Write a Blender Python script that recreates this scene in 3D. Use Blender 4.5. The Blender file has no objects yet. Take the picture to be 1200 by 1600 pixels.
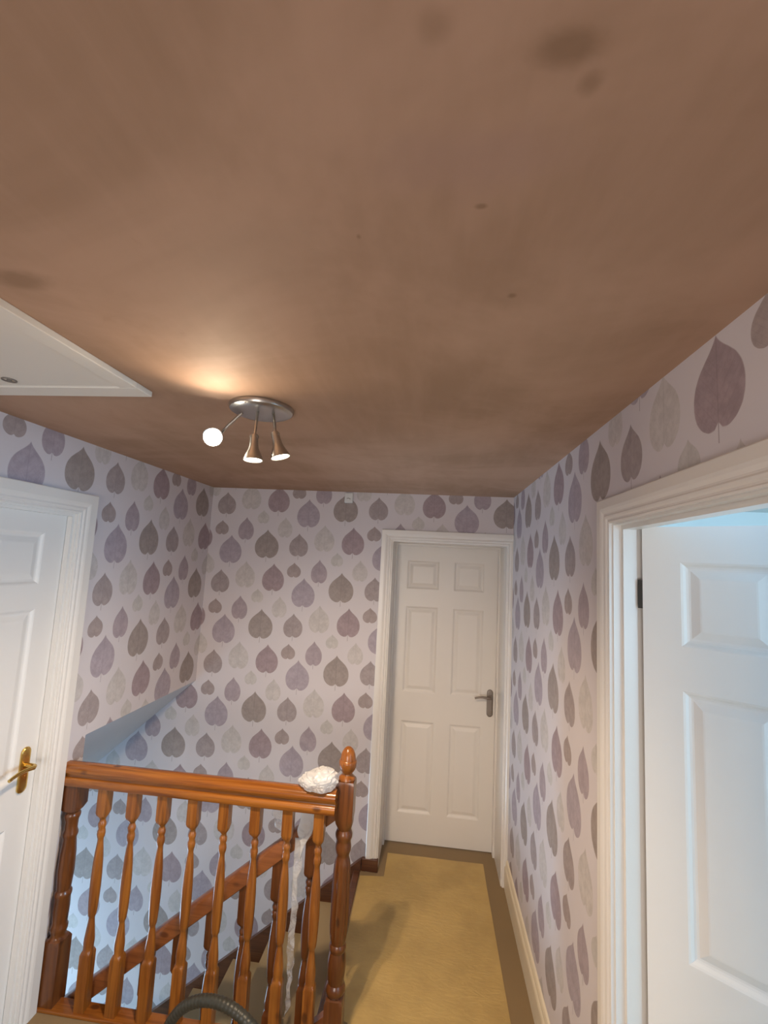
import bpy, bmesh, math, random
from mathutils import Matrix, Vector, noise

scene = bpy.context.scene
C = scene.collection
PI = math.pi
R = math.radians

# ------------------------------------------------------------------ camera
cd = bpy.data.cameras.new('camera'); cam = bpy.data.objects.new('camera', cd); C.objects.link(cam)
cr = Vector((0.99336221, 0.10329083, 0.05062147))
cu = Vector((-0.03857255, -0.11548315, 0.99256023))
cf = Vector((-0.1083683, 0.98792441, 0.1107324))
M = Matrix((cr, cu, -cf)).transposed().to_4x4(); M.translation = (0, 0, 1.8472)
cam.matrix_world = M
cd.sensor_fit = 'VERTICAL'; cd.sensor_height = 36.0; cd.sensor_width = 27.0
cd.lens = 702.925 / 1600 * 36.0; cd.clip_start = 0.02
scene.camera = cam

# ------------------------------------------------------------------ world, exposure
scene.view_settings.view_transform = 'Standard'; scene.view_settings.look = 'None'
scene.view_settings.gamma = 1.0; scene.view_settings.use_curve_mapping = False
scene.view_settings.exposure = 0.18
w = bpy.data.worlds.new('world'); scene.world = w; w.use_nodes = True
w.node_tree.nodes['Background'].inputs[0].default_value = (0.60, 0.78, 1.0, 1)
w.node_tree.nodes['Background'].inputs[1].default_value = 1.5

# ------------------------------------------------------------------ big lights (daylight at the windows, plus an added rear fill)
def area(name, loc, direction, sx, sy, power, col):
    l = bpy.data.lights.new(name, 'AREA'); l.shape = 'RECTANGLE'; l.size = sx; l.size_y = sy
    l.energy = power; l.color = col
    o = bpy.data.objects.new(name, l); C.objects.link(o); o.location = loc
    o.rotation_euler = Vector(direction).to_track_quat('-Z', 'Y').to_euler()
    return o
DAY = (0.47, 0.74, 1.0)
area('window_light_east', (3.68, 0.0, 1.45), (-1, 0.15, -0.1), 1.5, 1.1, 175, DAY)
area('window_light_south', (1.9, -1.18, 1.45), (0, 1, 0), 1.5, 1.1, 13, DAY)
area('stairwell_window_light', (-3.45, 2.43, -1.35), (1, 0, 0.25), 0.7, 1.1, 45, DAY)
area('rear_fill_light', (-0.45, -2.08, 1.25), (0, 1, 0), 1.1, 1.1, 38, (1.0, 0.89, 0.80))  # added warm fill behind the camera, evens out far wall and ceiling
WARM = (1.0, 0.76, 0.52)

# ------------------------------------------------------------------ node helpers
def mat(name):
    m = bpy.data.materials.new(name); m.use_nodes = True
    nt = m.node_tree; b = nt.nodes['Principled BSDF']
    return m, nt, b
def N(nt, t, **kw):
    n = nt.nodes.new(t)
    for k, v in kw.items():
        if k.startswith('i_'):
            n.inputs[int(k[2:])].default_value = v
        else: setattr(n, k, v)
    return n
def L(nt, a, b): nt.links.new(a, b)
def mth(nt, op, a, b=None, c=None, clamp=False):
    n = nt.nodes.new('ShaderNodeMath'); n.operation = op; n.use_clamp = clamp
    for i, v in enumerate((a, b, c)):
        if v is None: continue
        if isinstance(v, (int, float)): n.inputs[i].default_value = v
        else: nt.links.new(v, n.inputs[i])
    return n.outputs[0]
def sstep(nt, v, e0, e1, o0=0.0, o1=1.0):
    n = nt.nodes.new('ShaderNodeMapRange'); n.interpolation_type = 'SMOOTHSTEP'
    for i, x in enumerate((v, e0, e1, o0, o1)):
        if isinstance(x, (int, float)): n.inputs[i].default_value = x
        else: nt.links.new(x, n.inputs[i])
    return n.outputs[0]
def mix(nt, f, a, b, mode='MIX'):
    n = nt.nodes.new('ShaderNodeMix'); n.data_type = 'RGBA'; n.blend_type = mode
    for i, v in ((0, f), (6, a), (7, b)):
        if isinstance(v, (int, float)): n.inputs[i].default_value = v
        elif isinstance(v, tuple): n.inputs[i].default_value = (*v[:3], 1)
        else: nt.links.new(v, n.inputs[i])
    return n.outputs[2]
def objco(nt):
    return nt.nodes.new('ShaderNodeTexCoord').outputs['Object']
def tex(nt, co, scale, detail=4, rough=0.55, dist=0.0):
    n = nt.nodes.new('ShaderNodeTexNoise'); n.inputs['Scale'].default_value = scale
    n.inputs['Detail'].default_value = detail; n.inputs['Roughness'].default_value = rough
    n.inputs['Distortion'].default_value = dist
    nt.links.new(co, n.inputs['Vector']); return n.outputs[0]
def mapping(nt, co, scale=(1, 1, 1), loc=(0, 0, 0), rot=(0, 0, 0)):
    n = nt.nodes.new('ShaderNodeMapping'); nt.links.new(co, n.inputs[0])
    n.inputs[1].default_value = loc; n.inputs[2].default_value = rot; n.inputs[3].default_value = scale
    return n.outputs[0]
def bump(nt, b, h, strength=0.2, dist=0.002):
    n = nt.nodes.new('ShaderNodeBump'); n.inputs['Strength'].default_value = strength
    n.inputs['Distance'].default_value = dist
    nt.links.new(h, n.inputs['Height']); nt.links.new(n.outputs[0], b.inputs['Normal'])

# ------------------------------------------------------------------ materials
def paint(name, col, rough=0.45, noise_amt=0.04):
    m, nt, b = mat(name); co = objco(nt)
    n = tex(nt, co, 5.0, 3)
    dark = tuple(c * (1 - noise_amt) for c in col)
    L(nt, mix(nt, n, dark, col), b.inputs['Base Color'])
    b.inputs['Roughness'].default_value = rough
    if rough > 0.6: bump(nt, b, tex(nt, co, 260, 2), 0.05, 0.0008)
    return m
M_gloss = paint('white_gloss_paint', (0.78, 0.76, 0.73), 0.28)
M_door = paint('white_door_paint', (0.80, 0.78, 0.75), 0.38)
M_hatch = paint('white_hatch_paint', (0.80, 0.78, 0.73), 0.5)
M_soffit = paint('painted_soffit', (0.62, 0.62, 0.64), 0.85)
M_roomwall = paint('pale_room_paint', (0.60, 0.64, 0.63), 0.85)
M_skirt = paint('cream_skirting_paint', (0.80, 0.72, 0.56), 0.35)

def simple(name, col, rough=0.5, metal=0.0, coat=0.0, nz=0.15, sc=40):
    m, nt, b = mat(name); co = objco(nt)
    L(nt, mix(nt, tex(nt, co, sc, 3), tuple(c * (1 - nz) for c in col), col), b.inputs['Base Color'])
    b.inputs['Roughness'].default_value = rough; b.inputs['Metallic'].default_value = metal
    b.inputs['Coat Weight'].default_value = coat
    return m
M_brass = simple('polished_brass', (0.72, 0.50, 0.16), 0.25, 1.0)
M_nickel = simple('brushed_pewter', (0.30, 0.26, 0.23), 0.42, 0.85)
M_steel = simple('satin_nickel', (0.50, 0.48, 0.45), 0.3, 1.0)
M_hinge = simple('dark_hinge_steel', (0.06, 0.06, 0.055), 0.45, 0.6)
M_hose = simple('grey_hose_plastic', (0.045, 0.045, 0.035), 0.4)
M_clip = simple('white_plastic', (0.75, 0.78, 0.78), 0.35)
M_ink = simple('dark_printed_mark', (0.05, 0.05, 0.06), 0.6)
M_darkgap = simple('dark_catch_slot', (0.22, 0.20, 0.18), 0.6)

def wood(name, c0, c1, c2, rough=0.28, axis=2, knots=True):
    m, nt, b = mat(name); co = objco(nt)
    s = [26, 26, 26]; s[axis] = 1.6
    info = nt.nodes.new('ShaderNodeObjectInfo')
    off = nt.nodes.new('ShaderNodeVectorMath'); off.operation = 'ADD'
    comb = nt.nodes.new('ShaderNodeCombineXYZ')
    r = mth(nt, 'MULTIPLY', info.outputs['Random'], 7.0)
    for i in range(3): L(nt, r, comb.inputs[i])
    L(nt, co, off.inputs[0]); L(nt, comb.outputs[0], off.inputs[1]); co = off.outputs[0]
    g = tex(nt, mapping(nt, co, tuple(s)), 1.0, 5, 0.6, 1.2)
    s2 = [90, 90, 90]; s2[axis] = 4
    g2 = tex(nt, mapping(nt, co, tuple(s2)), 1.0, 3, 0.5)
    f = sstep(nt, g, 0.32, 0.68)
    col = mix(nt, f, c0, c1)
    col = mix(nt, sstep(nt, g2, 0.50, 0.75, 0, 0.45), col, c2)
    if knots:
        v = nt.nodes.new('ShaderNodeTexVoronoi'); v.inputs['Scale'].default_value = 1.0
        sk = [11, 11, 11]; sk[axis] = 6
        L(nt, mapping(nt, co, tuple(sk)), v.inputs['Vector'])
        col = mix(nt, sstep(nt, v.outputs['Distance'], 0.07, 0.16, 0.75, 0), col, c2)
    L(nt, col, b.inputs['Base Color'])
    b.inputs['Roughness'].default_value = rough
    b.inputs['Coat Weight'].default_value = 0.25; b.inputs['Coat Roughness'].default_value = 0.15
    bump(nt, b, g2, 0.08, 0.001)
    return m
OR0, OR1, OR2 = (0.20, 0.060, 0.010), (0.36, 0.128, 0.019), (0.055, 0.017, 0.006)
M_wood = wood('varnished_pine_upright', OR0, OR1, OR2)
M_woodx = wood('varnished_pine_lengthways', OR0, OR1, OR2, 0.22, 0)
M_newel = wood('darker_pine_newel', (0.095, 0.029, 0.008), (0.165, 0.055, 0.013), (0.035, 0.012, 0.006))
M_raking = wood('brown_raking_rail_wood', (0.20, 0.068, 0.022), (0.30, 0.11, 0.036), (0.08, 0.026, 0.012), 0.35, 0)
M_string = wood('dark_brown_stained_wood', (0.085, 0.030, 0.014), (0.14, 0.052, 0.022), (0.03, 0.012, 0.008), 0.4, 0, False)

def carpet(name, a, bcol):
    m, nt, b = mat(name); co = objco(nt)
    f = tex(nt, co, 420, 2, 0.7); big = tex(nt, co, 2.2, 3)
    col = mix(nt, f, a, bcol)
    col = mix(nt, sstep(nt, big, 0.35, 0.7, 0, 0.25), col, tuple(x * 0.72 for x in a))
    L(nt, col, b.inputs['Base Color']); b.inputs['Roughness'].default_value = 0.95
    b.inputs['Sheen Weight'].default_value = 0.2
    bump(nt, b, f, 0.5, 0.003)
    return m
M_carpet = carpet('beige_brown_carpet', (0.22, 0.145, 0.062), (0.30, 0.20, 0.090))
M_stcarpet = carpet('beige_stair_carpet', (0.40, 0.30, 0.16), (0.50, 0.38, 0.22))

def ceiling_mat():
    m, nt, b = mat('fresh_brown_plaster'); co = objco(nt)
    n1 = tex(nt, mapping(nt, co, (1, 1.3, 1)), 1.6, 5, 0.6, 0.6)
    n2 = tex(nt, mapping(nt, co, (1, 1, 1), (3, 1, 0)), 6.0, 5, 0.65, 0.4)
    n3 = tex(nt, mapping(nt, co, (9, 1.6, 1), (0, 0, 0), (0, 0, 0.7)), 1.5, 4, 0.6)
    
    col = mix(nt, sstep(nt, n1, 0.33, 0.68), (0.365, 0.236, 0.160), (0.480, 0.320, 0.232))
    col = mix(nt, sstep(nt, n3, 0.35, 0.75, 0, 0.35), col, (0.51, 0.340, 0.250))
    col = mix(nt, sstep(nt, n2, 0.62, 0.82, 0, 0.5), col, (0.30, 0.180, 0.118))
    # damp patches still drying out
    def patch(x, y, rx, ry, amt, colr, c):
        s = nt.nodes.new('ShaderNodeSeparateXYZ'); L(nt, co, s.inputs[0])
        dx = mth(nt, 'DIVIDE', mth(nt, 'SUBTRACT', s.outputs[0], x), rx)
        dy = mth(nt, 'DIVIDE', mth(nt, 'SUBTRACT', s.outputs[1], y), ry)
        d = mth(nt, 'SQRT', mth(nt, 'ADD', mth(nt, 'MULTIPLY', dx, dx), mth(nt, 'MULTIPLY', dy, dy)))
        d = mth(nt, 'ADD', d, mth(nt, 'MULTIPLY', mth(nt, 'SUBTRACT', n2, 0.5), 1.6))
        return mix(nt, sstep(nt, d, 0.2, 1.0, amt, 0), c, colr)
    for p in PATCHES: col = patch(*p, col)
    L(nt, col, b.inputs['Base Color'])
    b.inputs['Roughness'].default_value = 0.72
    b.inputs['Specular IOR Level'].default_value = 0.25
    h = mth(nt, 'ADD', n3, mth(nt, 'MULTIPLY', n2, 0.6))
    bump(nt, b, h, 0.10, 0.01)
    return m
DK = (0.20, 0.120, 0.068)
PATCHES = [(0.103, 0.357, 0.045, 0.022, 0.55, DK), (0.131, 0.388, 0.016, 0.018, 0.45, DK),
           (-0.72, 0.66, 0.07, 0.035, 0.5, DK), (-0.014, 0.333, 0.025, 0.020, 0.30, DK),
           (0.117, 0.723, 0.010, 0.010, 0.6, DK), (0.046, 0.53, 0.010, 0.006, 0.6, DK),
           (-0.119, 0.577, 0.006, 0.008, 0.5, DK), (0.02, 0.46, 0.16, 0.07, 0.45, (0.40, 0.262, 0.215)),
           (-0.28, 0.60, 0.22, 0.10, 0.30, (0.40, 0.275, 0.200))]

# leaf wallpaper: nine leaves on a half-drop lattice, drawn in wall coordinates (metres)
LW, LH = 0.522, 0.525
LEAVES = [  # u, v, width, height, colour, strength, stem
    (-0.576, 1.669, 0.168, 0.196, (0.345, 0.298, 0.285), 1.0, 1),
    (-0.729, 1.766, 0.111, 0.158, (0.385, 0.325, 0.365), 0.95, 1),
    (-0.826, 1.623, 0.159, 0.194, (0.395, 0.345, 0.400), 0.95, 1),
    (-0.899, 1.766, 0.096, 0.100, (0.365, 0.305, 0.300), 0.95, 0),
    (-1.037, 1.712, 0.153, 0.186, (0.365, 0.290, 0.315), 1.0, 1),
    (-1.230, 1.722, 0.139, 0.180, (0.550, 0.520, 0.510), 0.85, 0),
    (-0.879, 1.408, 0.131, 0.157, (0.375, 0.325, 0.330), 1.0, 1),
    (-1.136, 1.586, 0.084, 0.092, (0.535, 0.515, 0.500), 0.8, 0),
    (-0.980, 1.521, 0.103, 0.140, (0.545, 0.515, 0.505), 0.8, 0)]
def leaf_group():
    g = bpy.data.node_groups.new('leaf_motif', 'ShaderNodeTree')
    I = g.interface
    for n in ('u', 'v', 'u0', 'v0', 'w', 'h'): I.new_socket(n, in_out='INPUT', socket_type='NodeSocketFloat')
    for n in ('mask', 'vein', 'stem', 'y'): I.new_socket(n, in_out='OUTPUT', socket_type='NodeSocketFloat')
    gi = g.nodes.new('NodeGroupInput'); go = g.nodes.new('NodeGroupOutput')
    u, v, u0, v0, w_, h_ = gi.outputs[:6]
    du = mth(g, 'SUBTRACT', u, u0)
    i = mth(g, 'ROUND', mth(g, 'DIVIDE', du, LW))
    dx = mth(g, 'SUBTRACT', du, mth(g, 'MULTIPLY', i, LW))
    dv = mth(g, 'ADD', mth(g, 'SUBTRACT', v, v0), mth(g, 'MULTIPLY', i, -LH / 2))
    dy = mth(g, 'SUBTRACT', dv, mth(g, 'MULTIPLY', mth(g, 'ROUND', mth(g, 'DIVIDE', dv, LH)), LH))
    x = mth(g, 'ABSOLUTE', mth(g, 'DIVIDE', dx, mth(g, 'MULTIPLY', w_, 0.5)))     # 0 midrib, 1 widest
    y = mth(g, 'ADD', mth(g, 'DIVIDE', dy, h_), 0.5)                               # 0 foot, 1 tip
    fc = g.nodes.new('ShaderNodeFloatCurve'); cm = fc.mapping; c = cm.curves[0]
    pts = [(0, 0.28), (0.03, 0.52), (0.10, 0.76), (0.22, 0.94), (0.36, 1.0), (0.50, 0.96), (0.64, 0.80), (0.76, 0.53), (0.85, 0.28), (0.93, 0.10), (1.0, 0.0)]
    c.points[0].location = pts[0]; c.points[1].location = pts[-1]
    for p in pts[1:-1]: c.points.new(*p)
    cm.update()
    L(g, mth(g, 'ADD', y, 0, clamp=True), fc.inputs[1])
    e = mth(g, 'SUBTRACT', fc.outputs[0], x)
    m = sstep(g, e, 0.0, 0.05)
    notch = mth(g, 'MULTIPLY', mth(g, 'SUBTRACT', 1.0, mth(g, 'DIVIDE', x, 0.17)), 0.075)
    notch = mth(g, 'MAXIMUM', notch, mth(g, 'MULTIPLY', mth(g, 'POWER', mth(g, 'SUBTRACT', x, 0.34), 2.0), 0.25))
    m = mth(g, 'MULTIPLY', m, sstep(g, mth(g, 'SUBTRACT', y, notch), 0.0, 0.02))
    m = mth(g, 'MULTIPLY', m, mth(g, 'LESS_THAN', y, 1.0))
    L(g, m, go.inputs[0])
    mid = sstep(g, x, 0.012, 0.035, 1, 0)
    side = mth(g, 'SINE', mth(g, 'MULTIPLY', mth(g, 'SUBTRACT', y, mth(g, 'MULTIPLY', x, 0.45)), 42.0))
    side = sstep(g, side, 0.86, 1.0, 0, 0.45)
    L(g, mth(g, 'MULTIPLY', mth(g, 'MAXIMUM', mid, side), m), go.inputs[1])
    st = mth(g, 'MULTIPLY', mth(g, 'LESS_THAN', mth(g, 'ABSOLUTE', dx), 0.0013),
             mth(g, 'MULTIPLY', mth(g, 'GREATER_THAN', y, -0.13), mth(g, 'LESS_THAN', y, 0.1)))
    L(g, st, go.inputs[2]); L(g, y, go.inputs[3])
    return g
LG = leaf_group()
def wallpaper(name, uaxis, usign, uoff, voff):
    m, nt, b = mat(name); co = objco(nt)
    s = nt.nodes.new('ShaderNodeSeparateXYZ'); L(nt, co, s.inputs[0])
    u = mth(nt, 'MULTIPLY_ADD', s.outputs[uaxis], usign, uoff)
    v = mth(nt, 'ADD', s.outputs[2], voff)
    fib = tex(nt, mapping(nt, co, (1, 1, 1)), 34, 5, 0.7)
    blot = tex(nt, co, 11, 3, 0.6)
    col = mix(nt, blot, (0.64, 0.605, 0.635), (0.66, 0.625, 0.655))
    for (u0, v0, w_, h_, c, st, stem) in LEAVES:
        g = nt.nodes.new('ShaderNodeGroup'); g.node_tree = LG
        L(nt, u, g.inputs[0]); L(nt, v, g.inputs[1])
        for k, val in enumerate((u0, v0, w_, h_)): g.inputs[2 + k].default_value = val
        lo = tuple(x * 0.90 for x in c); hi = tuple(min(1, x * 1.12) for x in c)
        lc = mix(nt, sstep(nt, fib, 0.3, 0.7), lo, hi)
        lc = mix(nt, sstep(nt, g.outputs[3], 0.3, 1.0, 0.0, 0.22), lc, tuple(x * 0.72 for x in c))
        lc = mix(nt, mth(nt, 'MULTIPLY', g.outputs[1], 0.28), lc, tuple(x * 0.55 for x in c))
        if stem: col = mix(nt, mth(nt, 'MULTIPLY', g.outputs[2], 0.7), col, tuple(x * 0.7 for x in c))
        col = mix(nt, mth(nt, 'MULTIPLY', g.outputs[0], st), col, lc)
    L(nt, col, b.inputs['Base Color'])
    b.inputs['Roughness'].default_value = 0.62
    b.inputs['Specular IOR Level'].default_value = 0.3
    bump(nt, b, tex(nt, co, 180, 3), 0.08, 0.001)
    return m
M_paper_far = wallpaper('leaf_wallpaper_far', 0, 1.0, 0.0, 0.0)
M_paper_right = wallpaper('leaf_wallpaper_right', 1, -1.0, 0.864, 0.027)
M_paper_left = wallpaper('leaf_wallpaper_left', 1, 1.0, -3.371, 0.012)

def plastic_mat(name, alpha=0.72):
    m, nt, b = mat(name); co = objco(nt)
    b.inputs['Base Color'].default_value = (0.88, 0.89, 0.90, 1)
    b.inputs['Roughness'].default_value = 0.22
    b.inputs['Specular IOR Level'].default_value = 0.8
    tr = nt.nodes.new('ShaderNodeBsdfTranslucent'); tr.inputs[0].default_value = (0.9, 0.92, 0.95, 1)
    tp = nt.nodes.new('ShaderNodeBsdfTransparent')
    m1 = nt.nodes.new('ShaderNodeMixShader'); m1.inputs[0].default_value = 0.35
    L(nt, b.outputs[0], m1.inputs[1]); L(nt, tr.outputs[0], m1.inputs[2])
    m2 = nt.nodes.new('ShaderNodeMixShader')
    f = sstep(nt, tex(nt, co, 14, 4, 0.6, 1.0), 0.3, 0.65, alpha - 0.25, min(1.0, alpha + 0.2))
    L(nt, f, m2.inputs[0]); L(nt, tp.outputs[0], m2.inputs[1]); L(nt, m1.outputs[0], m2.inputs[2])
    L(nt, m2.outputs[0], nt.nodes['Material Output'].inputs[0])
    bump(nt, b, tex(nt, co, 45, 4, 0.6, 1.5), 0.3, 0.005)
    return m
M_plastic = plastic_mat('crumpled_plastic_film', 0.92)
M_plastic_thin = plastic_mat('hanging_plastic_film', 0.50)
M_plastic_strip = plastic_mat('thin_plastic_strip', 0.34)
def film_mat():
    m, nt, b = mat('carpet_film'); co = objco(nt)
    b.inputs['Base Color'].default_value = (0.74, 0.52, 0.19, 1); b.inputs['Roughness'].default_value = 0.35
    tp = nt.nodes.new('ShaderNodeBsdfTransparent'); mx = nt.nodes.new('ShaderNodeMixShader')
    L(nt, sstep(nt, tex(nt, co, 3, 4), 0.3, 0.7, 0.55, 0.75), mx.inputs[0])
    L(nt, tp.outputs[0], mx.inputs[1]); L(nt, b.outputs[0], mx.inputs[2])
    L(nt, mx.outputs[0], nt.nodes['Material Output'].inputs[0])
    wv = tex(nt, mapping(nt, co, (1, 3, 1)), 16, 4, 0.6, 1.2)
    bump(nt, b, wv, 0.35, 0.01)
    return m
M_film = film_mat()
def emit(name, col, s):
    m, nt, b = mat(name)
    b.inputs['Base Color'].default_value = (*col, 1)
    b.inputs['Emission Color'].default_value = (*col, 1); b.inputs['Emission Strength'].default_value = s
    return m
M_bulb = emit('lit_bulb', (1.0, 0.86, 0.62), 14)
M_bulbhot = emit('lit_bulb_facing', (1.0, 0.93, 0.78), 45)
def glass_mat():
    m, nt, b = mat('window_glass'); 
    b.inputs['Base Color'].default_value = (0.9, 0.95, 1, 1); b.inputs['Roughness'].default_value = 0.02
    b.inputs['Transmission Weight'].default_value = 1.0
    return m
M_glass = glass_mat()

# ------------------------------------------------------------------ mesh helpers
def bm_box(bm, x0, x1, y0, y1, z0, z1, bev=0.0):
    vs = [bm.verts.new((x, y, z)) for z in (z0, z1) for y in (y0, y1) for x in (x0, x1)]
    fs = [(0, 2, 3, 1), (4, 5, 7, 6), (0, 1, 5, 4), (2, 6, 7, 3), (0, 4, 6, 2), (1, 3, 7, 5)]
    faces = [bm.faces.new([vs[i] for i in f]) for f in fs]
    if bev:
        ed = list({e for f in faces for e in f.edges})
        bmesh.ops.bevel(bm, geom=ed, offset=bev, segments=2, affect='EDGES', profile=0.5)
    return vs
def obj(name, bm, m, parent=None, smooth=False, M4=None, angle=0.6):
    bmesh.ops.recalc_face_normals(bm, faces=bm.faces)
    me = bpy.data.meshes.new(name); bm.to_mesh(me); bm.free()
    me.materials.append(m)
    o = bpy.data.objects.new(name, me); C.objects.link(o)
    if smooth:
        for p in me.polygons: p.use_smooth = True
        try: me.set_sharp_from_angle(angle=angle)
        except Exception: pass
    if parent: o.parent = parent
    if M4 is not None: o.matrix_local = M4
    return o
def tag(o, label=None, cat=None, group=None, kind=None):
    if label: o['label'] = label
    if cat: o['category'] = cat
    if group: o['group'] = group
    if kind: o['kind'] = kind
    return o
def empty(name, loc=(0, 0, 0), rz=0.0):
    o = bpy.data.objects.new(name, None); C.objects.link(o); o.location = loc; o.rotation_euler = (0, 0, rz)
    o.empty_display_size = 0.1
    return o
def box(name, b, m, parent=None, bev=0.0):
    bm = bmesh.new(); bm_box(bm, *b, bev); return obj(name, bm, m, parent)
def boxes(name, bs, m, parent=None, bev=0.0):
    bm = bmesh.new()
    for b in bs: bm_box(bm, *b, bev)
    return obj(name, bm, m, parent)
def bm_rings(bm, rings, closed=True, cap=True):
    prev = None; first = None
    for r in rings:
        vs = [bm.verts.new(p) for p in r]
        if prev:
            n = len(vs)
            for i in range(n if closed else n - 1):
                bm.faces.new((prev[i], prev[(i + 1) % n], vs[(i + 1) % n], vs[i]))
        else: first = vs
        prev = vs
    if cap:
        bm.faces.new(first); bm.faces.new(prev)
def bm_turned(bm, prof, cx, cy, n=32, flute=None):
    """prof: (z, radius, squareness); squareness 1 = square block of half-width radius"""
    rings = []
    for (z, r, s) in prof:
        ring = []
        for k in range(n):
            a = 2 * PI * (k + 0.5) / n + PI / 4 * 0 if False else 2 * PI * k / n
            q = r / max(abs(math.cos(a)), abs(math.sin(a)))
            rr = r * (1 - s) + q * s
            if flute and flute[0] < z < flute[1]:
                rr *= 1 - 0.14 * abs(math.cos(a * 6)) ** 0.7 * (1 - s)
            ring.append((cx + rr * math.cos(a), cy + rr * math.sin(a), z))
        rings.append(ring)
    bm_rings(bm, rings)
def bm_tube(bm, pts, r, n=12, cap=True):
    pts = [Vector(p) for p in pts]; rings = []
    up = Vector((0, 0, 1)); prevu = None
    for i, p in enumerate(pts):
        t = (pts[min(i + 1, len(pts) - 1)] - pts[max(i - 1, 0)]).normalized()
        if prevu is None:
            a = up if abs(t.dot(up)) < 0.9 else Vector((1, 0, 0))
            uu = (a - t * a.dot(t)).normalized()
        else: uu = (prevu - t * prevu.dot(t)).normalized()
        prevu = uu; vv = t.cross(uu)
        rad = r[i] if isinstance(r, (list, tuple)) else r
        rings.append([p + (uu * math.cos(2 * PI * k / n) + vv * math.sin(2 * PI * k / n)) * rad for k in range(n)])
    bm_rings(bm, rings, cap=cap)
def bm_sweep(bm, prof, p0, p1, side, upv):
    """extrude closed 2D profile (a, b) from p0 to p1; a along side, b along upv"""
    rings = [[Vector(p) + Vector(side) * a + Vector(upv) * b for a, b in prof] for p in (p0, p1)]
    bm_rings(bm, rings)

# ------------------------------------------------------------------ room constants
XL, XR, YF, H = -1.508, 0.512, 2.923, 2.30
YB = -1.8
T = 0.10
# ------------------------------------------------------------------ structure
# landing floor (beside and in front of the stairwell)
floor = boxes('floor', [(XL - 0.1, XR + 0.1, YB, 1.925, -0.24, 0.0), (-0.352, XR + 0.1, 1.925, YF + 0.5, -0.24, 0.0)], M_carpet)
tag(floor, kind='structure')
ceil = boxes('ceiling', [(XL - 0.1, XR + T, YB, YF + 0.4, H, H + 0.12)], None or ceiling_mat()); tag(ceil, kind='structure')

wf = boxes('wall_far', [(-3.5, -0.262, YF, YF + T, -2.8, H), (-0.262, 0.487, YF, YF + T, 1.997, H), (0.487, XR, YF, YF + T, 0.0, H)], M_paper_far)
tag(wf, kind='structure')
wr = boxes('wall_right', [(XR, XR + T, YB, 0.628, 0, H), (XR, XR + T, 0.628, 1.352, 1.997, H), (XR, XR + T, 1.352, YF + 0.40, 0, H)], M_paper_right)
tag(wr, kind='structure')
wl = boxes('wall_left', [(XL - T, XL, YB, 0.988, -0.24, H), (XL - T, XL, 0.988, 1.777, 1.997, H), (XL - T, XL, 0.988, 1.777, -0.24, 0.0),
                         (XL - T, XL, 1.777, 1.932, -2.8, 0.0), (XL - T, XL, 1.777, 1.968, 0.0, H), (XL - T, XL, 1.968, YF, 1.012, H)], M_paper_left)
tag(wl, kind='structure')
rear = boxes('wall_rear', [(XL - 0.1, -1.05, YB - T, YB, 0, H), (0.15, XR + T, YB - T, YB, 0, H), (-1.05, 0.15, YB - T, YB, 0, 0.7), (-1.05, 0.15, YB - T, YB, 1.8, H)], M_roomwall)
tag(rear, kind='structure')
# stairwell: near side wall, end wall, sloping soffit
tag(boxes('wall_stairwell_near', [(-3.5, XL - T, 1.85, 1.932, -2.8, 1.2), (XL - T, -0.36, 1.87, 1.915, -2.8, -0.245)], M_roomwall), kind='structure')
tag(boxes('wall_stairwell_end', [(-3.6, -3.5, 1.87, YF + T, -2.8, -2.0), (-3.6, -3.5, 1.87, YF + T, -0.75, 1.2),
                                 (-3.6, -3.5, 1.87, 2.05, -2.0, -0.75), (-3.6, -3.5, 2.83, YF + T, -2.0, -0.75)], M_roomwall), kind='structure')
tag(boxes('floor_downstairs', [(-3.6, 0.6, 1.87, YF + T, -2.95, -2.8)], M_stcarpet), kind='structure')
bm = bmesh.new()
x0, z0 = XL, 1.012; x1 = -3.5; z1 = 1.012 - 0.91 * (XL - x1) + 0.0
bm_sweep(bm, [(x0 - 0.001, z0), (x0 - T, z0 + 0.0), (x0 - T, 1.2), (x1, 1.2), (x1, z1)], (0, 1.968, 0), (0, YF, 0), (1, 0, 0), (0, 0, 1))
tag(obj('ceiling_stair_soffit', bm, M_soffit), kind='structure')

# far door reveal backing (rear of the lining)
# bedroom behind the open right-hand door
tag(boxes('floor_bedroom', [(XR + T, 3.7, -1.1, 3.3, -0.1, 0.0)], M_stcarpet), kind='structure')
tag(boxes('ceiling_bedroom', [(XR + T, 3.7, -1.1, 3.3, H, H + 0.1)], M_roomwall), kind='structure')
tag(boxes('wall_bedroom_far', [(XR + T, 3.7, 3.2, 3.3, 0, H)], M_roomwall), kind='structure')
tag(boxes('wall_bedroom_east', [(3.6, 3.7, -1.1, -0.8, 0, H), (3.6, 3.7, 0.8, 3.2, 0, H), (3.6, 3.7, -0.8, 0.8, 0, 0.9), (3.6, 3.7, -0.8, 0.8, 2.0, H)], M_roomwall), kind='structure')
tag(boxes('wall_bedroom_south', [(XR + T, 1.1, -1.2, -1.1, 0, H), (2.7, 3.6, -1.2, -1.1, 0, H), (1.1, 2.7, -1.2, -1.1, 0, 0.9), (1.1, 2.7, -1.2, -1.1, 2.0, H)], M_roomwall), kind='structure')

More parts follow.
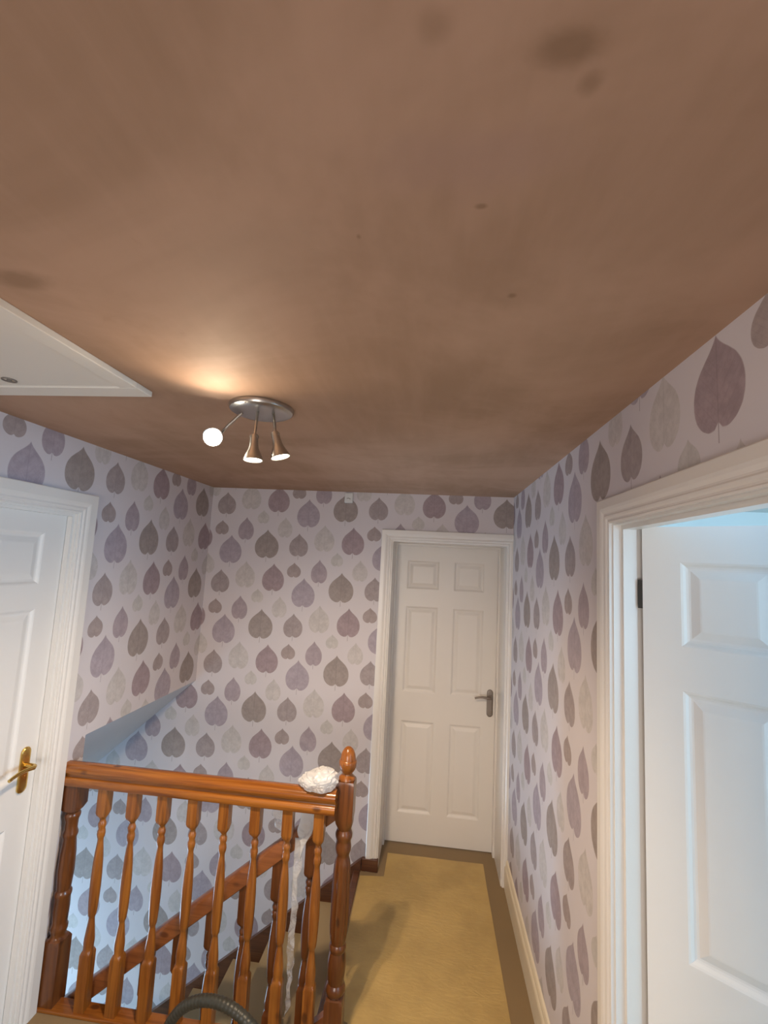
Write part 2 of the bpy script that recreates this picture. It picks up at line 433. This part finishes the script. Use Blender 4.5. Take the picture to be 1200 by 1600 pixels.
# skirtings
bm = bmesh.new()
sk = [(0, 0), (0.018, 0), (0.018, 0.105), (0.016, 0.115), (0.011, 0.125), (0.011, 0.135), (0.007, 0.148), (0.0, 0.155)]
bm_sweep(bm, sk, (XR, 1.412, 0), (XR, YF, 0), (-1, 0, 0), (0, 0, 1))
tag(obj('baseboard_right', bm, M_skirt), kind='structure')
bm = bmesh.new()
bm_sweep(bm, sk, (XL, YB, 0), (XL, 0.92, 0), (1, 0, 0), (0, 0, 1)); 
tag(obj('baseboard_left', bm, M_skirt), kind='structure')
bm = bmesh.new()
bm_box(bm, -0.347, -0.2475, YF - 0.022, YF, 0.0, 0.072, 0.004)
tag(obj('trim_1', bm, M_string), kind='structure')
# wooden nosing along the top of the stairs
bm = bmesh.new()
bm_box(bm, -0.392, -0.352, 1.985, YF - 0.001, -0.035, 0.006, 0.008)
tag(obj('trim_2', bm, M_string), kind='structure')

# ------------------------------------------------------------------ door builder (local: x along width, y away from the viewer, z up)
def panel_slab(w, h, th, cols, rows, dep=0.009):
    """six-panel moulded leaf; x 0..w, y 0..th, z 0..h; both faces moulded"""
    bm = bmesh.new()
    xs = sorted({0, w, *[c for p in cols for c in p]}); zs = sorted({0, h, *[c for p in rows for c in p]})
    for side in (0, 1):
        y0 = 0 if side == 0 else th; sg = 1 if side == 0 else -1
        def q(a): return bm.faces.new([bm.verts.new(p) for p in a])
        for i in range(len(xs) - 1):
            for j in range(len(zs) - 1):
                a, b, c, d = xs[i], xs[i + 1], zs[j], zs[j + 1]
                if (a, b) in cols and (c, d) in rows:
                    prof = [(0, 0), (0.005, 0.002), (0.011, 0.0075), (0.016, dep), (0.021, dep), (0.040, 0.0025), (0.044, 0.002)]
                    for k in range(len(prof) - 1):
                        (o1, d1), (o2, d2) = prof[k], prof[k + 1]
                        A = [(a + o1, c + o1), (b - o1, c + o1), (b - o1, d - o1), (a + o1, d - o1)]
                        B = [(a + o2, c + o2), (b - o2, c + o2), (b - o2, d - o2), (a + o2, d - o2)]
                        for e in range(4):
                            f = (e + 1) % 4
                            q([(A[e][0], y0 + sg * d1, A[e][1]), (A[f][0], y0 + sg * d1, A[f][1]), (B[f][0], y0 + sg * d2, B[f][1]), (B[e][0], y0 + sg * d2, B[e][1])])
                    o2, d2 = prof[-1]
                    q([(a + o2, y0 + sg * d2, c + o2), (b - o2, y0 + sg * d2, c + o2), (b - o2, y0 + sg * d2, d - o2), (a + o2, y0 + sg * d2, d - o2)])
                else:
                    q([(a, y0, c), (b, y0, c), (b, y0, d), (a, y0, d)])
    def rim(p): bm.faces.new([bm.verts.new(v) for v in p])
    for i in range(len(xs) - 1):
        for z in (0, h): rim([(xs[i], 0, z), (xs[i + 1], 0, z), (xs[i + 1], th, z), (xs[i], th, z)])
    for j in range(len(zs) - 1):
        for x in (0, w): rim([(x, 0, zs[j]), (x, 0, zs[j + 1]), (x, th, zs[j + 1]), (x, th, zs[j])])
    bmesh.ops.remove_doubles(bm, verts=bm.verts, dist=1e-5)
    return bm
ROWS = [(0.185, 0.775), (0.965, 1.545), (1.665, 1.865)]
def casing_bm(xl, xr, zt, w=0.069, clip_r=None):
    """mitred architrave round an opening on the plane y = 0, standing out towards -y"""
    bm = bmesh.new()
    prof = [(0.0, 0.0), (0.0, 0.009), (0.004, 0.011), (0.007, 0.0095), (0.011, 0.0095), (0.015, 0.0135), (0.020, 0.0150), (0.024, 0.0135), (0.028, 0.0135),
            (0.036, 0.0175), (0.044, 0.0195), (w - 0.003, 0.0195), (w, 0.0170), (w, 0.0)]
    cl = (lambda x: min(x, clip_r)) if clip_r is not None else (lambda x: x)
    rows = []
    for (a, t) in prof:
        a2 = a
        rows.append([bm.verts.new(p) for p in ((xl - a2, -t, 0), (xl - a2, -t, zt + a2), (cl(xr + a2), -t, zt + a2), (cl(xr + a2), -t, 0))])
    n = len(rows)
    for i in range(n):
        A, B = rows[i], rows[(i + 1) % n]
        for k in range(3):
            try: bm.faces.new((A[k], A[k + 1], B[k + 1], B[k]))
            except ValueError: pass
    if clip_r is not None: bmesh.ops.remove_doubles(bm, verts=bm.verts, dist=1e-5)
    return bm
def lining_bm(w, zt, depth, stop0, stop1, tk=0.012):
    bm = bmesh.new()
    for b in ((-tk, 0, 0, depth, 0, zt), (w, w + tk, 0, depth, 0, zt), (-tk, w + tk, 0, depth, zt, zt + tk),
              (0, 0.012, stop0, stop1, 0, zt - 0.012), (w - 0.012, w, stop0, stop1, 0, zt - 0.012), (0, w, stop0, stop1, zt - 0.012, zt)):
        bm_box(bm, *b)
    return bm
ZT = 1.985

def backplate_bm(w, z0, z1, t):
    """long plate with rounded ends on plane y=0, standing out to -y, centred on x = 0"""
    bm = bmesh.new(); r = w / 2; pts = []
    for k in range(13): a = PI * k / 12; pts.append((r * math.cos(a), z1 - r + r * math.sin(a)))
    for k in range(13): a = PI + PI * k / 12; pts.append((r * math.cos(a), z0 + r + r * math.sin(a)))
    rings = []
    for (s, y) in ((1, 0), (1, -t * 0.6), (0.86, -t), (0.55, -t * 1.15)):
        cz = (z0 + z1) / 2
        rings.append([(x * s, y, cz + (z - cz) * (1 - (1 - s) * w / (z1 - z0))) for x, z in pts])
    bm_rings(bm, rings); return bm
def lever_bm(dirx, z, ln, out, droop=0.006, r=0.0075):
    bm = bmesh.new()
    pts = [(0, -0.004, z), (0, -out * 0.6, z), (dirx * 0.004, -out * 0.88, z), (dirx * 0.014, -out, z)]
    rad = [0.010, 0.009, 0.0095, r * 1.1]
    for k in range(1, 8):
        s = k / 7; pts.append((dirx * (0.014 + (ln - 0.014) * s), -out + 0.002 * math.sin(s * PI), z + 0.006 * math.sin(s * PI * 0.9) - droop * s * s)); rad.append(r * (1.05 - 0.25 * s))
    bm_tube(bm, pts, rad, 14); return bm

# --- far door (door_1)
d1 = empty('door_1', (-0.250, YF, 0)); tag(d1, 'closed white six-panel door in the deep reveal at the end of the landing', 'door', kind='structure')
W1 = 0.725
bm = casing_bm(-0.006, W1 + 0.006, ZT + 0.006, 0.069, XR - (-0.250) - 0.0005)
obj('architrave', bm, M_gloss, d1)
obj('door_lining', lining_bm(W1, ZT, 0.345, 0.255, 0.297), M_gloss, d1)
leaf = obj('door_leaf', panel_slab(0.711, 1.972, 0.04, [(0.078, 0.304), (0.407, 0.617)], ROWS), M_door, d1, M4=Matrix.Translation((0.007, 0.299, 0.006)))
hd = empty('door_handle', (0.6725, -0.001, 0)); hd.parent = leaf
obj('back_plate', backplate_bm(0.040, 0.845, 1.022, 0.007), M_nickel, hd)
obj('lever', lever_bm(-1, 0.975, 0.105, 0.050), M_nickel, hd, True)

# --- open right-hand door (door_2)
d2 = empty('door_2', (XR, 1.340, 0), -PI / 2); tag(d2, 'white six-panel door standing open into the bedroom on the right', 'door', kind='structure')
W2 = 0.700
obj('architrave', casing_bm(-0.006, W2 + 0.006, ZT + 0.006, 0.071), M_gloss, d2)
obj('door_lining', lining_bm(W2, ZT, T, 0.022, 0.058), M_gloss, d2)
ang = R(54)
# hinged on its left edge (local x = 0), on the bedroom face; opens away from the landing
Mh = Matrix.Translation((-0.001, T - 0.014, 0.006)) @ Matrix.Rotation(ang, 4, 'Z') @ Matrix.Translation((0, -0.036, 0))
leaf2 = obj('door_leaf', panel_slab(0.690, 1.974, 0.036, [(0.088, 0.284), (0.398, 0.592)], [(0.185, 0.775), (0.925, 1.555), (1.665, 1.880)]), M_door, d2, M4=Mh)
for zc in (0.25, 1.79):
    bm = bmesh.new(); bm_box(bm, -0.0015, 0.0, 0.002, 0.034, zc - 0.038, zc + 0.038)
    bm_box(bm, -0.012, -0.0015, 0.002, 0.0035, zc - 0.038, zc + 0.038)
    bm_tube(bm, [(-0.004, 0.040, zc - 0.038), (-0.004, 0.040, zc + 0.038)], 0.005, 10)
    obj('hinge', bm, M_hinge, leaf2)
hd = empty('door_handle', (0.645, -0.001, 0)); hd.parent = leaf2
obj('back_plate', backplate_bm(0.040, 0.88, 1.05, 0.007), M_nickel, hd)
obj('lever', lever_bm(-1, 0.985, 0.105, 0.050), M_nickel, hd, True)

# --- left-hand door (door_3)
d3 = empty('door_3', (XL, 1.000, 0), PI / 2); tag(d3, 'closed white six-panel door with a brass lever on the left wall', 'door', kind='structure')
W3 = 0.765
obj('architrave', casing_bm(-0.006, W3 + 0.006, ZT + 0.006, 0.084), M_gloss, d3)
obj('door_lining', lining_bm(W3, ZT, T, 0.012, 0.034), M_gloss, d3)
leaf3 = obj('door_leaf', panel_slab(0.757, 1.974, 0.036, [(0.105, 0.325), (0.430, 0.650)], [(0.185, 0.775), (0.945, 1.590), (1.685, 1.890)]), M_door, d3, M4=Matrix.Translation((0.004, 0.036, 0.006)))
hd = empty('door_handle', (0.693, -0.001, 0)); hd.parent = leaf3
obj('back_plate', backplate_bm(0.042, 0.885, 1.055, 0.008), M_brass, hd)
obj('lever', lever_bm(-1, 0.988, 0.115, 0.055), M_brass, hd, True)

# ------------------------------------------------------------------ windows (out of shot, for the daylight; the rear one is added for the fill)
def window(name, loc, rz, w, h):
    e = empty(name, loc, rz); tag(e, kind='structure')
    bm = bmesh.new()
    for b in ((0, w, 0, .06, 0, .05), (0, w, 0, .06, h - .05, h), (0, .05, 0, .06, .05, h - .05), (w - .05, w, 0, .06, .05, h - .05), (w / 2 - .025, w / 2 + .025, 0, .06, .05, h - .05)):
        bm_box(bm, *b)
    obj('window_frame', bm, M_gloss, e)
window('window_1', (3.62, 0.8, 0.9), -PI / 2, 1.6, 1.1)
window('window_2', (2.7, -1.12, 0.9), PI, 1.6, 1.1)
window('window_3', (-3.54, 2.05, -2.0), PI / 2, 0.78, 1.25)
window('window_added_rear', (0.15, YB - 0.02, 0.7), PI, 1.2, 1.1)  # added window frame where the rear fill comes in

# ------------------------------------------------------------------ loft hatch
lh = empty('loft_hatch', (-0.815, 1.170, H)); tag(lh, 'white loft hatch with flat white trim set in the brown plaster ceiling', 'loft hatch')
hx0, hy0 = -0.62, -0.72
bm = bmesh.new()
for b in ((hx0, 0, -0.066, 0), (hx0, 0, hy0, hy0 + 0.066), (-0.050, 0, hy0 + 0.066, -0.066), (hx0, hx0 + 0.05, hy0 + 0.066, -0.066)):
    bm_box(bm, b[0], b[1], b[2], b[3], -0.016, 0.0, 0.002)
obj('hatch_frame', bm, M_hatch, lh)
bm = bmesh.new(); bm_box(bm, hx0 + 0.053, -0.053, hy0 + 0.069, -0.070, -0.011, 0.0, 0.0015); obj('hatch_panel', bm, M_hatch, lh)
bm = bmesh.new()
bm_tube(bm, [(-0.345 + 0.016 * math.cos(a), -0.107 + 0.016 * math.sin(a), -0.0125) for a in [2 * PI * k / 24 for k in range(25)]], 0.0022, 8)
bm_tube(bm, [(-0.345, -0.107, -0.011), (-0.345, -0.107, -0.015)], 0.006, 12)
tag(obj('push_catch', bm, M_darkgap, lh), 'small round push catch')

# ------------------------------------------------------------------ ceiling spotlight cluster
cl = empty('ceiling_spotlight', (-0.535, 1.290, H)); tag(cl, 'round ceiling spotlight plate with three small lit lamp heads', 'ceiling light')
bm = bmesh.new()
prof = [(0.0, 0.096), (-0.006, 0.097), (-0.014, 0.094), (-0.019, 0.086), (-0.022, 0.070), (-0.023, 0.03)]
bm_rings(bm, [[(r * math.cos(2 * PI * k / 48), r * math.sin(2 * PI * k / 48), z) for k in range(48)] for z, r in prof])
obj('base_plate', bm, M_steel, cl, True)
def spot_head(pos, aim, root, hot, energy, cone, blend, beam):
    """pos: lens centre in world, aim: direction the lens faces, root: where the arm leaves the plate"""
    org = cl.location; P = Vector(pos) - org; A = Vector(aim).normalized(); Rt = Vector(root) - org
    q = A.to_track_quat('Z', 'Y').to_matrix()
    def ring(d, r, n=28): return [P + A * d + q @ Vector((r * math.cos(2 * PI * k / n), r * math.sin(2 * PI * k / n), 0)) for k in range(n)]
    hroot = empty('lamp_head', P); hroot.parent = cl
    off = -P
    def sh(r): return [v + off for v in r]
    bm = bmesh.new()
    bm_rings(bm, [sh(ring(*x)) for x in ((-0.078, 0.006), (-0.077, 0.010), (-0.060, 0.012), (-0.045, 0.013), (-0.034, 0.0150), (-0.020, 0.021), (-0.008, 0.0262), (0.000, 0.0285), (0.002, 0.0285), (0.001, 0.0262), (-0.004, 0.0255))], cap=True)
    obj('lamp_shell', bm, M_steel, hroot, True)
    bm = bmesh.new()
    bm_rings(bm, [sh(ring(-0.003, 0.0255)), sh(ring(-0.001, 0.018)), sh(ring(0.0, 0.008))])
    obj('bulb', bm, M_bulbhot if hot else M_bulb, hroot, True)
    bm = bmesh.new()
    back = P - A * 0.070
    bm_tube(bm, [Rt + off, Rt * 0.5 + back * 0.5 + Vector((0, 0, 0.006)) + off, back + off], 0.0045, 10)
    bm_tube(bm, [back + off - Vector((0.012, 0, 0)), back + off + Vector((0.012, 0, 0))], 0.006, 10)
    obj('lamp_arm', bm, M_steel, hroot, True)
    l = bpy.data.lights.new('lamp_beam', 'SPOT'); l.energy = energy; l.color = WARM; l.spot_size = cone; l.spot_blend = blend; l.shadow_soft_size = 0.015
    lo = bpy.data.objects.new('lamp_beam', l); C.objects.link(lo); lo.parent = hroot
    lo.location = A * 0.012; lo.rotation_euler = Vector(beam).to_track_quat('-Z', 'Y').to_euler()
    return hroot
spot_head((-0.655, 1.235, 2.188), (0.42, -0.9, -0.02), (-0.592, 1.280, 2.279), True, 6, R(140), 1.0, (0.42, -0.9, -0.04))
spot_head((-0.528, 1.240, 2.124), (0.05, -0.06, -1.0), (-0.535, 1.262, 2.279), False, 44, R(140), 1.0, (-0.08, 0.30, -1.0))
spot_head((-0.448, 1.245, 2.136), (0.27, 0.02, -0.9), (-0.492, 1.275, 2.279), False, 44, R(132), 1.0, (0.10, 0.40, -0.9))

# ------------------------------------------------------------------ small plastic clip on the far wall
ck = empty('wall_clip', (-0.558, YF, 2.258)); tag(ck, 'small pale plastic clip on the far wall just below the ceiling', 'clip')
bm = bmesh.new(); bm_box(bm, -0.028, 0.028, -0.022, 0, -0.034, 0.034, 0.006); obj('clip_body', bm, M_clip, ck)
bm = bmesh.new(); bm_tube(bm, [(-0.012, -0.0225, -0.006), (0.0, -0.0225, -0.002), (0.013, -0.0225, -0.009)], 0.0015, 6); obj('clip_mark', bm, M_ink, ck)

# ------------------------------------------------------------------ balustrade across the landing
bal = empty('landing_balustrade', (-0.93, 1.885, 0)); tag(bal, 'level orange pine balustrade guarding the stairwell, with handrail, turned spindles and newel', 'balustrade')
ox, oy = -0.93, 1.885
YR = 0.0
hp = [(-0.0295, 0.0), (0.0295, 0.0), (0.0325, 0.006), (0.0325, 0.026), (0.029, 0.031), (0.021, 0.034), (0.019, 0.040), (0.021, 0.047), (0.0325, 0.053), (0.034, 0.062), (0.030, 0.073), (0.020, 0.081), (0.008, 0.085),
      (-0.008, 0.085), (-0.020, 0.081), (-0.030, 0.073), (-0.034, 0.062), (-0.0325, 0.053), (-0.021, 0.047), (-0.019, 0.040), (-0.021, 0.034), (-0.029, 0.031), (-0.0325, 0.026), (-0.0325, 0.006)]
bm = bmesh.new()
bm_sweep(bm, hp, (XL + 0.002 - ox, 0, 0.850), (-0.338 - ox, 0, 0.850), (0, -1, 0), (0, 0, 1))
# short mitred return into the newel
bm_sweep(bm, hp, (-0.3385 - 0.030 - ox, 0.0, 0.8505), (-0.3385 - 0.030 - ox, 0.035, 0.8505), (1, 0, 0), (0, 0, 1))
obj('handrail', bm, M_woodx, bal, True, angle=0.7)
bm = bmesh.new(); bm_box(bm, XL + 0.002 - ox, -0.352 - ox, -0.032, 0.032, 0.0, 0.012, 0.003)
obj('base_rail', bm, M_woodx, bal)
def baluster_prof(zb, zt, h=0.0205, lob=0.215, top=0.115):
    L_ = zt - zb
    lo, hi = zb + lob, zt - top          # turned part
    n = hi - lo
    P = [(zb, h, 1), (lo - 0.012, h, 1), (lo - 0.002, h * 1.02, 0.35), (lo + 0.003, h * 0.92, 0)]
    T_ = [(0.03, .92), (0.06, .97), (0.09, .93), (0.15, .76), (0.20, .62), (0.232, .54), (0.245, .62), (0.258, .76), (0.275, .78), (0.29, .84), (0.36, .93), (0.46, 1.0), (0.56, .98), (0.66, .88), (0.73, .74),
          (0.78, .60), (0.805, .54), (0.825, .56), (0.84, .70), (0.862, .78), (0.885, .72), (0.90, .60), (0.92, .74), (0.94, .76), (0.955, .58), (0.972, .54)]
    P += [(lo + n * t, h * r, 0) for t, r in T_]
    P += [(hi - 0.003, h * 0.88, 0), (hi + 0.002, h * 1.02, 0.35), (hi + 0.014, h, 1), (zt, h, 1)]
    return P
xs = [-1.322, -1.190, -1.058, -0.926, -0.793, -0.661, -0.528, -0.400]
b0 = None
for x in xs:
    if b0 is None:
        bm = bmesh.new(); bm_turned(bm, baluster_prof(0.012, 0.853), 0, 0, 32)
        b0 = obj('baluster', bm, M_wood, bal, True); o = b0
    else:
        o = b0.copy(); C.objects.link(o); o.parent = bal
    o.location = (x - ox, YR, 0)
# half newel against the left wall
def wide_prof(zb, zt, h):
    return [(z, r * h / 0.0205, s) for (z, r, s) in baluster_prof(zb, zt)]
bm = bmesh.new()
P = [(0.0, .0355, 1), (0.235, .0355, 1), (0.246, .036, .4), (0.252, .030, 0), (0.262, .027, 0), (0.275, .031, 0), (0.290, .032, 0), (0.300, .027, 0), (0.312, .028, 0), (0.36, .030, 0), (0.40, .029, 0), (0.41, .032, 0), (0.42, .032, 0),
     (0.43, .026, 0), (0.50, .0315, 0), (0.57, .030, 0), (0.63, .025, 0), (0.64, .029, 0), (0.65, .029, 0), (0.665, .024, 0), (0.70, .0255, 0), (0.715, .031, 0), (0.725, .031, 0), (0.733, .026, 0), (0.740, .031, 0), (0.745, .036, .4), (0.757, .0355, 1), (0.850, .0355, 1)]
bm_turned(bm, P, 0, 0, 32)
o = obj('wall_newel', bm, M_newel, bal, True); o.location = (XL + 0.038 - ox, 0.012, 0)
# main newel post
bm = bmesh.new()
P = [(-0.30, .0355, 1), (0.140, .0355, 1), (0.152, .0355, .5), (0.158, .030, 0), (0.165, .036, 0), (0.178, .040, 0), (0.192, .036, 0), (0.200, .031, 0), (0.212, .0325, 0), (0.245, .036, 0), (0.275, .0365, 0), (0.300, .033, 0), (0.312, .030, 0),
     (0.322, .034, 0), (0.332, .034, 0), (0.341, .029, 0), (0.350, .031, 0), (0.370, .0355, 0), (0.40, .0375, 0), (0.47, .0375, 0), (0.55, .0365, 0), (0.60, .0355, 0), (0.625, .0345, 0), (0.645, .030, 0), (0.658, .0255, 0), (0.668, .0265, 0),
     (0.682, .0315, 0), (0.695, .0325, 0), (0.712, .030, 0), (0.722, .0295, 0), (0.732, .034, 0), (0.745, .035, 0), (0.755, .031, 0), (0.762, .028, 0), (0.770, .030, .1), (0.790, .0355, .55), (0.812, .0355, 1), (0.940, .0355, 1), (0.951, .0335, .8), (0.953, .020, .2)]
dense = []
for i in range(len(P) - 1):
    dense.append(P[i])
    if 0.37 <= P[i][0] < 0.60:
        for k in range(1, 3): t = k / 3; dense.append(tuple(P[i][j] * (1 - t) + P[i + 1][j] * t for j in range(3)))
dense.append(P[-1])
bm_turned(bm, dense, 0, 0, 80, flute=(0.362, 0.63))
nw = obj('newel_post', bm, M_newel, bal, True); nw.location = (-0.310 - ox, 0.0605, 0)
bm = bmesh.new()
P = [(0.950, .032, 0), (0.955, .0345, 0), (0.961, .033, 0), (0.967, .026, 0), (0.971, .021, 0), (0.976, .020, 0), (0.982, .024, 0), (0.992, .0315, 0), (1.005, .0360, 0), (1.018, .0370, 0), (1.026, .0355, 0), (1.029, .0325, 0), (1.036, .0315, 0), (1.050, .0290, 0), (1.062, .0240, 0), (1.072, .0170, 0), (1.078, .0090, 0), (1.080, .001, 0)]
bm_turned(bm, P, 0, 0, 32)
obj('acorn_finial', bm, M_wood, nw, True)

# ------------------------------------------------------------------ staircase going down to the left along the far wall
SL = 0.81
st = empty('staircase', (-0.37, 2.45, 0)); tag(st, 'carpeted staircase dropping to the left between the far wall and raking banister', 'staircase')
sx, sy = -0.37, 2.45
GO = 0.235; RI = GO * SL
bm = bmesh.new()
pts = [(0.018, -0.01)]
z = 0.0; x = 0.0
NS = 13
prof = [(0.0, -0.012)]
for k in range(NS):
    zt = -k * RI; prof += [(-k * GO, zt - RI)] ; prof += [(-(k + 1) * GO - 0.018, -(k + 1) * RI), (-(k + 1) * GO - 0.022, -(k + 1) * RI - 0.016), (-(k + 1) * GO, -(k + 1) * RI - 0.034)]
prof += [(-NS * GO, -NS * RI - 0.4), (0.0, -0.4)]
bm_sweep(bm, prof, (0, 1.966 - sy, 0), (0, 2.895 - sy, 0), (1, 0, 0), (0, 0, 1))
obj('stair_carpet', bm, M_stcarpet, st)
def string_bm(y0, y1, top, bot, xa, xb):
    b = bmesh.new()
    bm_sweep(b, [(xa, SL * xa + top), (xb, SL * xb + top), (xb, SL * xb + bot), (xa, SL * xa + bot)], (0, y0 - sy, 0), (0, y1 - sy, 0), (1, 0, 0), (0, 0, 1)); return b
o = obj('wall_string', string_bm(2.895, YF - 0.001, 0.052, -0.26, -2.9, 0.020), M_string, st); tag(o, 'dark brown string board against the wallpaper')
obj('outer_string', string_bm(1.934, 1.966, 0.06, -0.26, -2.9, 0.020), M_raking, st)

rb = empty('stair_banister', (-0.37, 1.956, 0)); tag(rb, 'raking brown wooden banister with spindles following the stairs down behind the level balustrade', 'banister')
hp2 = [(-0.024, 0.0), (0.024, 0.0), (0.028, 0.004), (0.028, 0.066), (0.022, 0.076), (0.010, 0.080), (-0.010, 0.080), (-0.022, 0.076), (-0.028, 0.066), (-0.028, 0.004)]
bm = bmesh.new()
nv = Vector((-SL, 0, 1)).normalized()
xa, xb = 0.026, -1.42
base = 0.775
bm_sweep(bm, hp2, (xa, 0, SL * xa + base), (xb, 0, SL * xb + base), (0, -1, 0), (0, 0, 1.0))
obj('handrail', bm, M_raking, rb, True, angle=0.7)
b0 = None
for k in range(9):
    xk = -0.073 - 0.132 * k
    if b0 is None:
        bm = bmesh.new()
        P = baluster_prof(0.058, 0.780, 0.0205, 0.16, 0.155)
        bm_turned(bm, P, 0, 0, 32)
        for v in bm.verts:
            if v.co.z < 0.06 or v.co.z > 0.775: v.co.z += SL * v.co.x
        b0 = obj('baluster', bm, M_newel, rb, True); o = b0
    else:
        o = b0.copy(); C.objects.link(o); o.parent = rb
    o.location = (xk, 0, SL * xk)
bm = bmesh.new(); bm_turned(bm, [(-1.60, .0355, 1), (-1.0, .0355, 1), (-0.98, .032, 0), (-0.94, .036, 0), (-0.70, .037, 0), (-0.55, .030, 0), (-0.52, .036, .5), (-0.50, .0355, 1), (-0.31, .0355, 1), (-0.30, .028, 0), (-0.28, .024, 0), (-0.25, .030, 0), (-0.22, .024, 0), (-0.20, .008, 0)], 0, 0)
o = obj('lower_newel', bm, M_newel, rb, True); o.location = (-1.455, 0, 0)

# ------------------------------------------------------------------ crumpled plastic sheeting on the handrail
random.seed(4)
ps = empty('plastic_sheet', (-0.42, 1.885, 0.935)); tag(ps, 'crumpled clear plastic sheeting bunched on the handrail beside the newel, trailing down behind', 'plastic sheet')
def crumple(v, a, f, seed):
    p = v * f + Vector((seed, seed * 2, 0))
    return Vector((noise.noise(p), noise.noise(p + Vector((9, 0, 0))), noise.noise(p + Vector((0, 9, 0))))) * a
bm = bmesh.new()
bmesh.ops.create_icosphere(bm, subdivisions=5, radius=1.0)
for v in bm.verts:
    d = v.co.normalized()
    ph = math.atan2(d.z, d.x)
    pl = abs(math.sin(ph * 6.5 + 3.0 * noise.noise(d * 1.6))) * (0.25 + 0.75 * (1 - abs(d.y)))
    rr = 1 + 0.13 * pl + 0.22 * abs(noise.noise(d * 1.7 + Vector((3, 1, 7)))) + 0.05 * noise.noise(d * 7) + 0.10 * pl * noise.noise(d * 4)
    p = Vector((d.x * 0.070, d.y * 0.046, d.z * 0.046)) * rr
    t = (d.x + 1) / 2
    p.z *= 0.62 + 0.55 * t
    p.z += 0.022 + 0.014 * t
    if p.z < -0.004 and abs(p.y) < 0.04: p.z = -0.004 + p.z * 0.04
    v.co = p
obj('plastic_bunch', bm, M_plastic, ps, True, angle=0.35).location = (0.003, 0.0, 0.0)
def hang(name, x0, x1, yb, ztop, zb0, zb1, nx, nz, seed, m, wig=0.012):
    bm = bmesh.new(); g = []
    for j in range(nz + 1):
        row = []
        for i in range(nx + 1):
            u, t = i / nx, j / nz
            zb = zb0 * (1 - u) + zb1 * u
            x = x0 + (x1 - x0) * (u - 0.5) * (1 - 0.35 * t) + (x1 - x0) * 0.5
            p = Vector((x, yb, ztop + (zb - ztop) * t))
            q = crumple(Vector((x * 2, t * 0.8, 0)), wig, 5, seed) + crumple(p, 0.008, 28, seed)
            q.y = max(-0.0035, min(0.0035, q.y)); p += q
            row.append(bm.verts.new(p))
        g.append(row)
    for j in range(nz):
        for i in range(nx): bm.faces.new((g[j][i], g[j][i + 1], g[j + 1][i + 1], g[j + 1][i]))
    o = obj(name, bm, m, ps, True, angle=0.5)
    md = o.modifiers.new('thickness', 'SOLIDIFY'); md.thickness = 0.0008
    return o
hang('hanging_sheet', -0.080, 0.018, 0.0385, 0.0, -0.30, -0.15, 18, 40, 2.0, M_plastic, 0.016)
hang('hanging_sheet', -0.195, -0.095, 0.0385, -0.03, -0.19, -0.23, 18, 30, 5.0, M_plastic_thin, 0.016)
hang('hanging_strip', -0.085, -0.055, 0.0385, -0.22, -0.88, -0.84, 8, 60, 8.0, M_plastic_strip, 0.020)

bm = bmesh.new()
bmesh.ops.create_icosphere(bm, subdivisions=3, radius=1.0)
for v in bm.verts:
    d = v.co.normalized(); rr = 1 + 0.8 * abs(noise.noise(d * 3 + Vector((2, 2, 9)))) - 0.3
    v.co = Vector((d.x * 0.026, d.y * 0.012, d.z * 0.013)) * rr
    v.co.z = max(v.co.z, -0.008)
o = obj('plastic_scrap', bm, M_plastic, None, True, angle=0.3); o.location = (-0.345, 1.838, 0.0085)
tag(o, 'small shiny scrap of plastic at the foot of the newel', 'plastic scrap')

# ------------------------------------------------------------------ protective film on the carpet
bm = bmesh.new(); g = []
nx, ny = 40, 200
for j in range(ny + 1):
    row = []
    for i in range(nx + 1):
        y = -0.6 + 3.70 * j / ny; xl = -0.262 if y < 2.02 else (-0.345 if y < 2.87 else -0.205)
        x = xl + (0.395 - xl) * i / nx
        if i in (0, nx): x += 0.004 * noise.noise(Vector((0, y * 3, i)))
        hgt = 0.0022 + 0.0018 * abs(noise.noise(Vector((x * 9, y * 5, 0)))) + 0.003 * max(0, noise.noise(Vector((x * 25, y * 18, 3))) - 0.35)
        row.append(bm.verts.new((x, y, hgt)))
    g.append(row)
for j in range(ny):
    for i in range(nx): bm.faces.new((g[j][i], g[j][i + 1], g[j + 1][i + 1], g[j + 1][i]))
o = obj('carpet_protector', bm, M_film, None, True, angle=3); tag(o, 'strip of clear protective film stuck along the middle of the landing carpet', 'floor protector')

# ------------------------------------------------------------------ vacuum hose arching in front of the balustrade
bm = bmesh.new()
pts = []; rad = []
nn = 260
for k in range(nn + 1):
    a = -0.35 + (PI + 0.70) * k / nn
    x = -0.665 - 0.235 * math.cos(a); zz = 0.045 + 0.235 * math.sin(a); y = 1.70 + 0.05 * math.cos(a)
    pts.append((x, y, max(zz, 0.020))); rad.append(0.0185 + 0.0008 * math.sin(k * 1.45))
pts = [(-1.25, 1.62, 0.018), (-1.05, 1.66, 0.018), (-0.93, 1.70, 0.022)] + pts + [(-0.42, 1.62, 0.018), (-0.45, 1.40, 0.018), (-0.55, 1.2, 0.018)]
rad = [0.0185] * 3 + rad + [0.0185] * 3
bm_tube(bm, pts, rad, 14)
hz = obj('vacuum_hose', bm, M_hose, None, True, angle=1.2); tag(hz, 'dark grey flexible hose arching up in front of the spindles', 'hose')
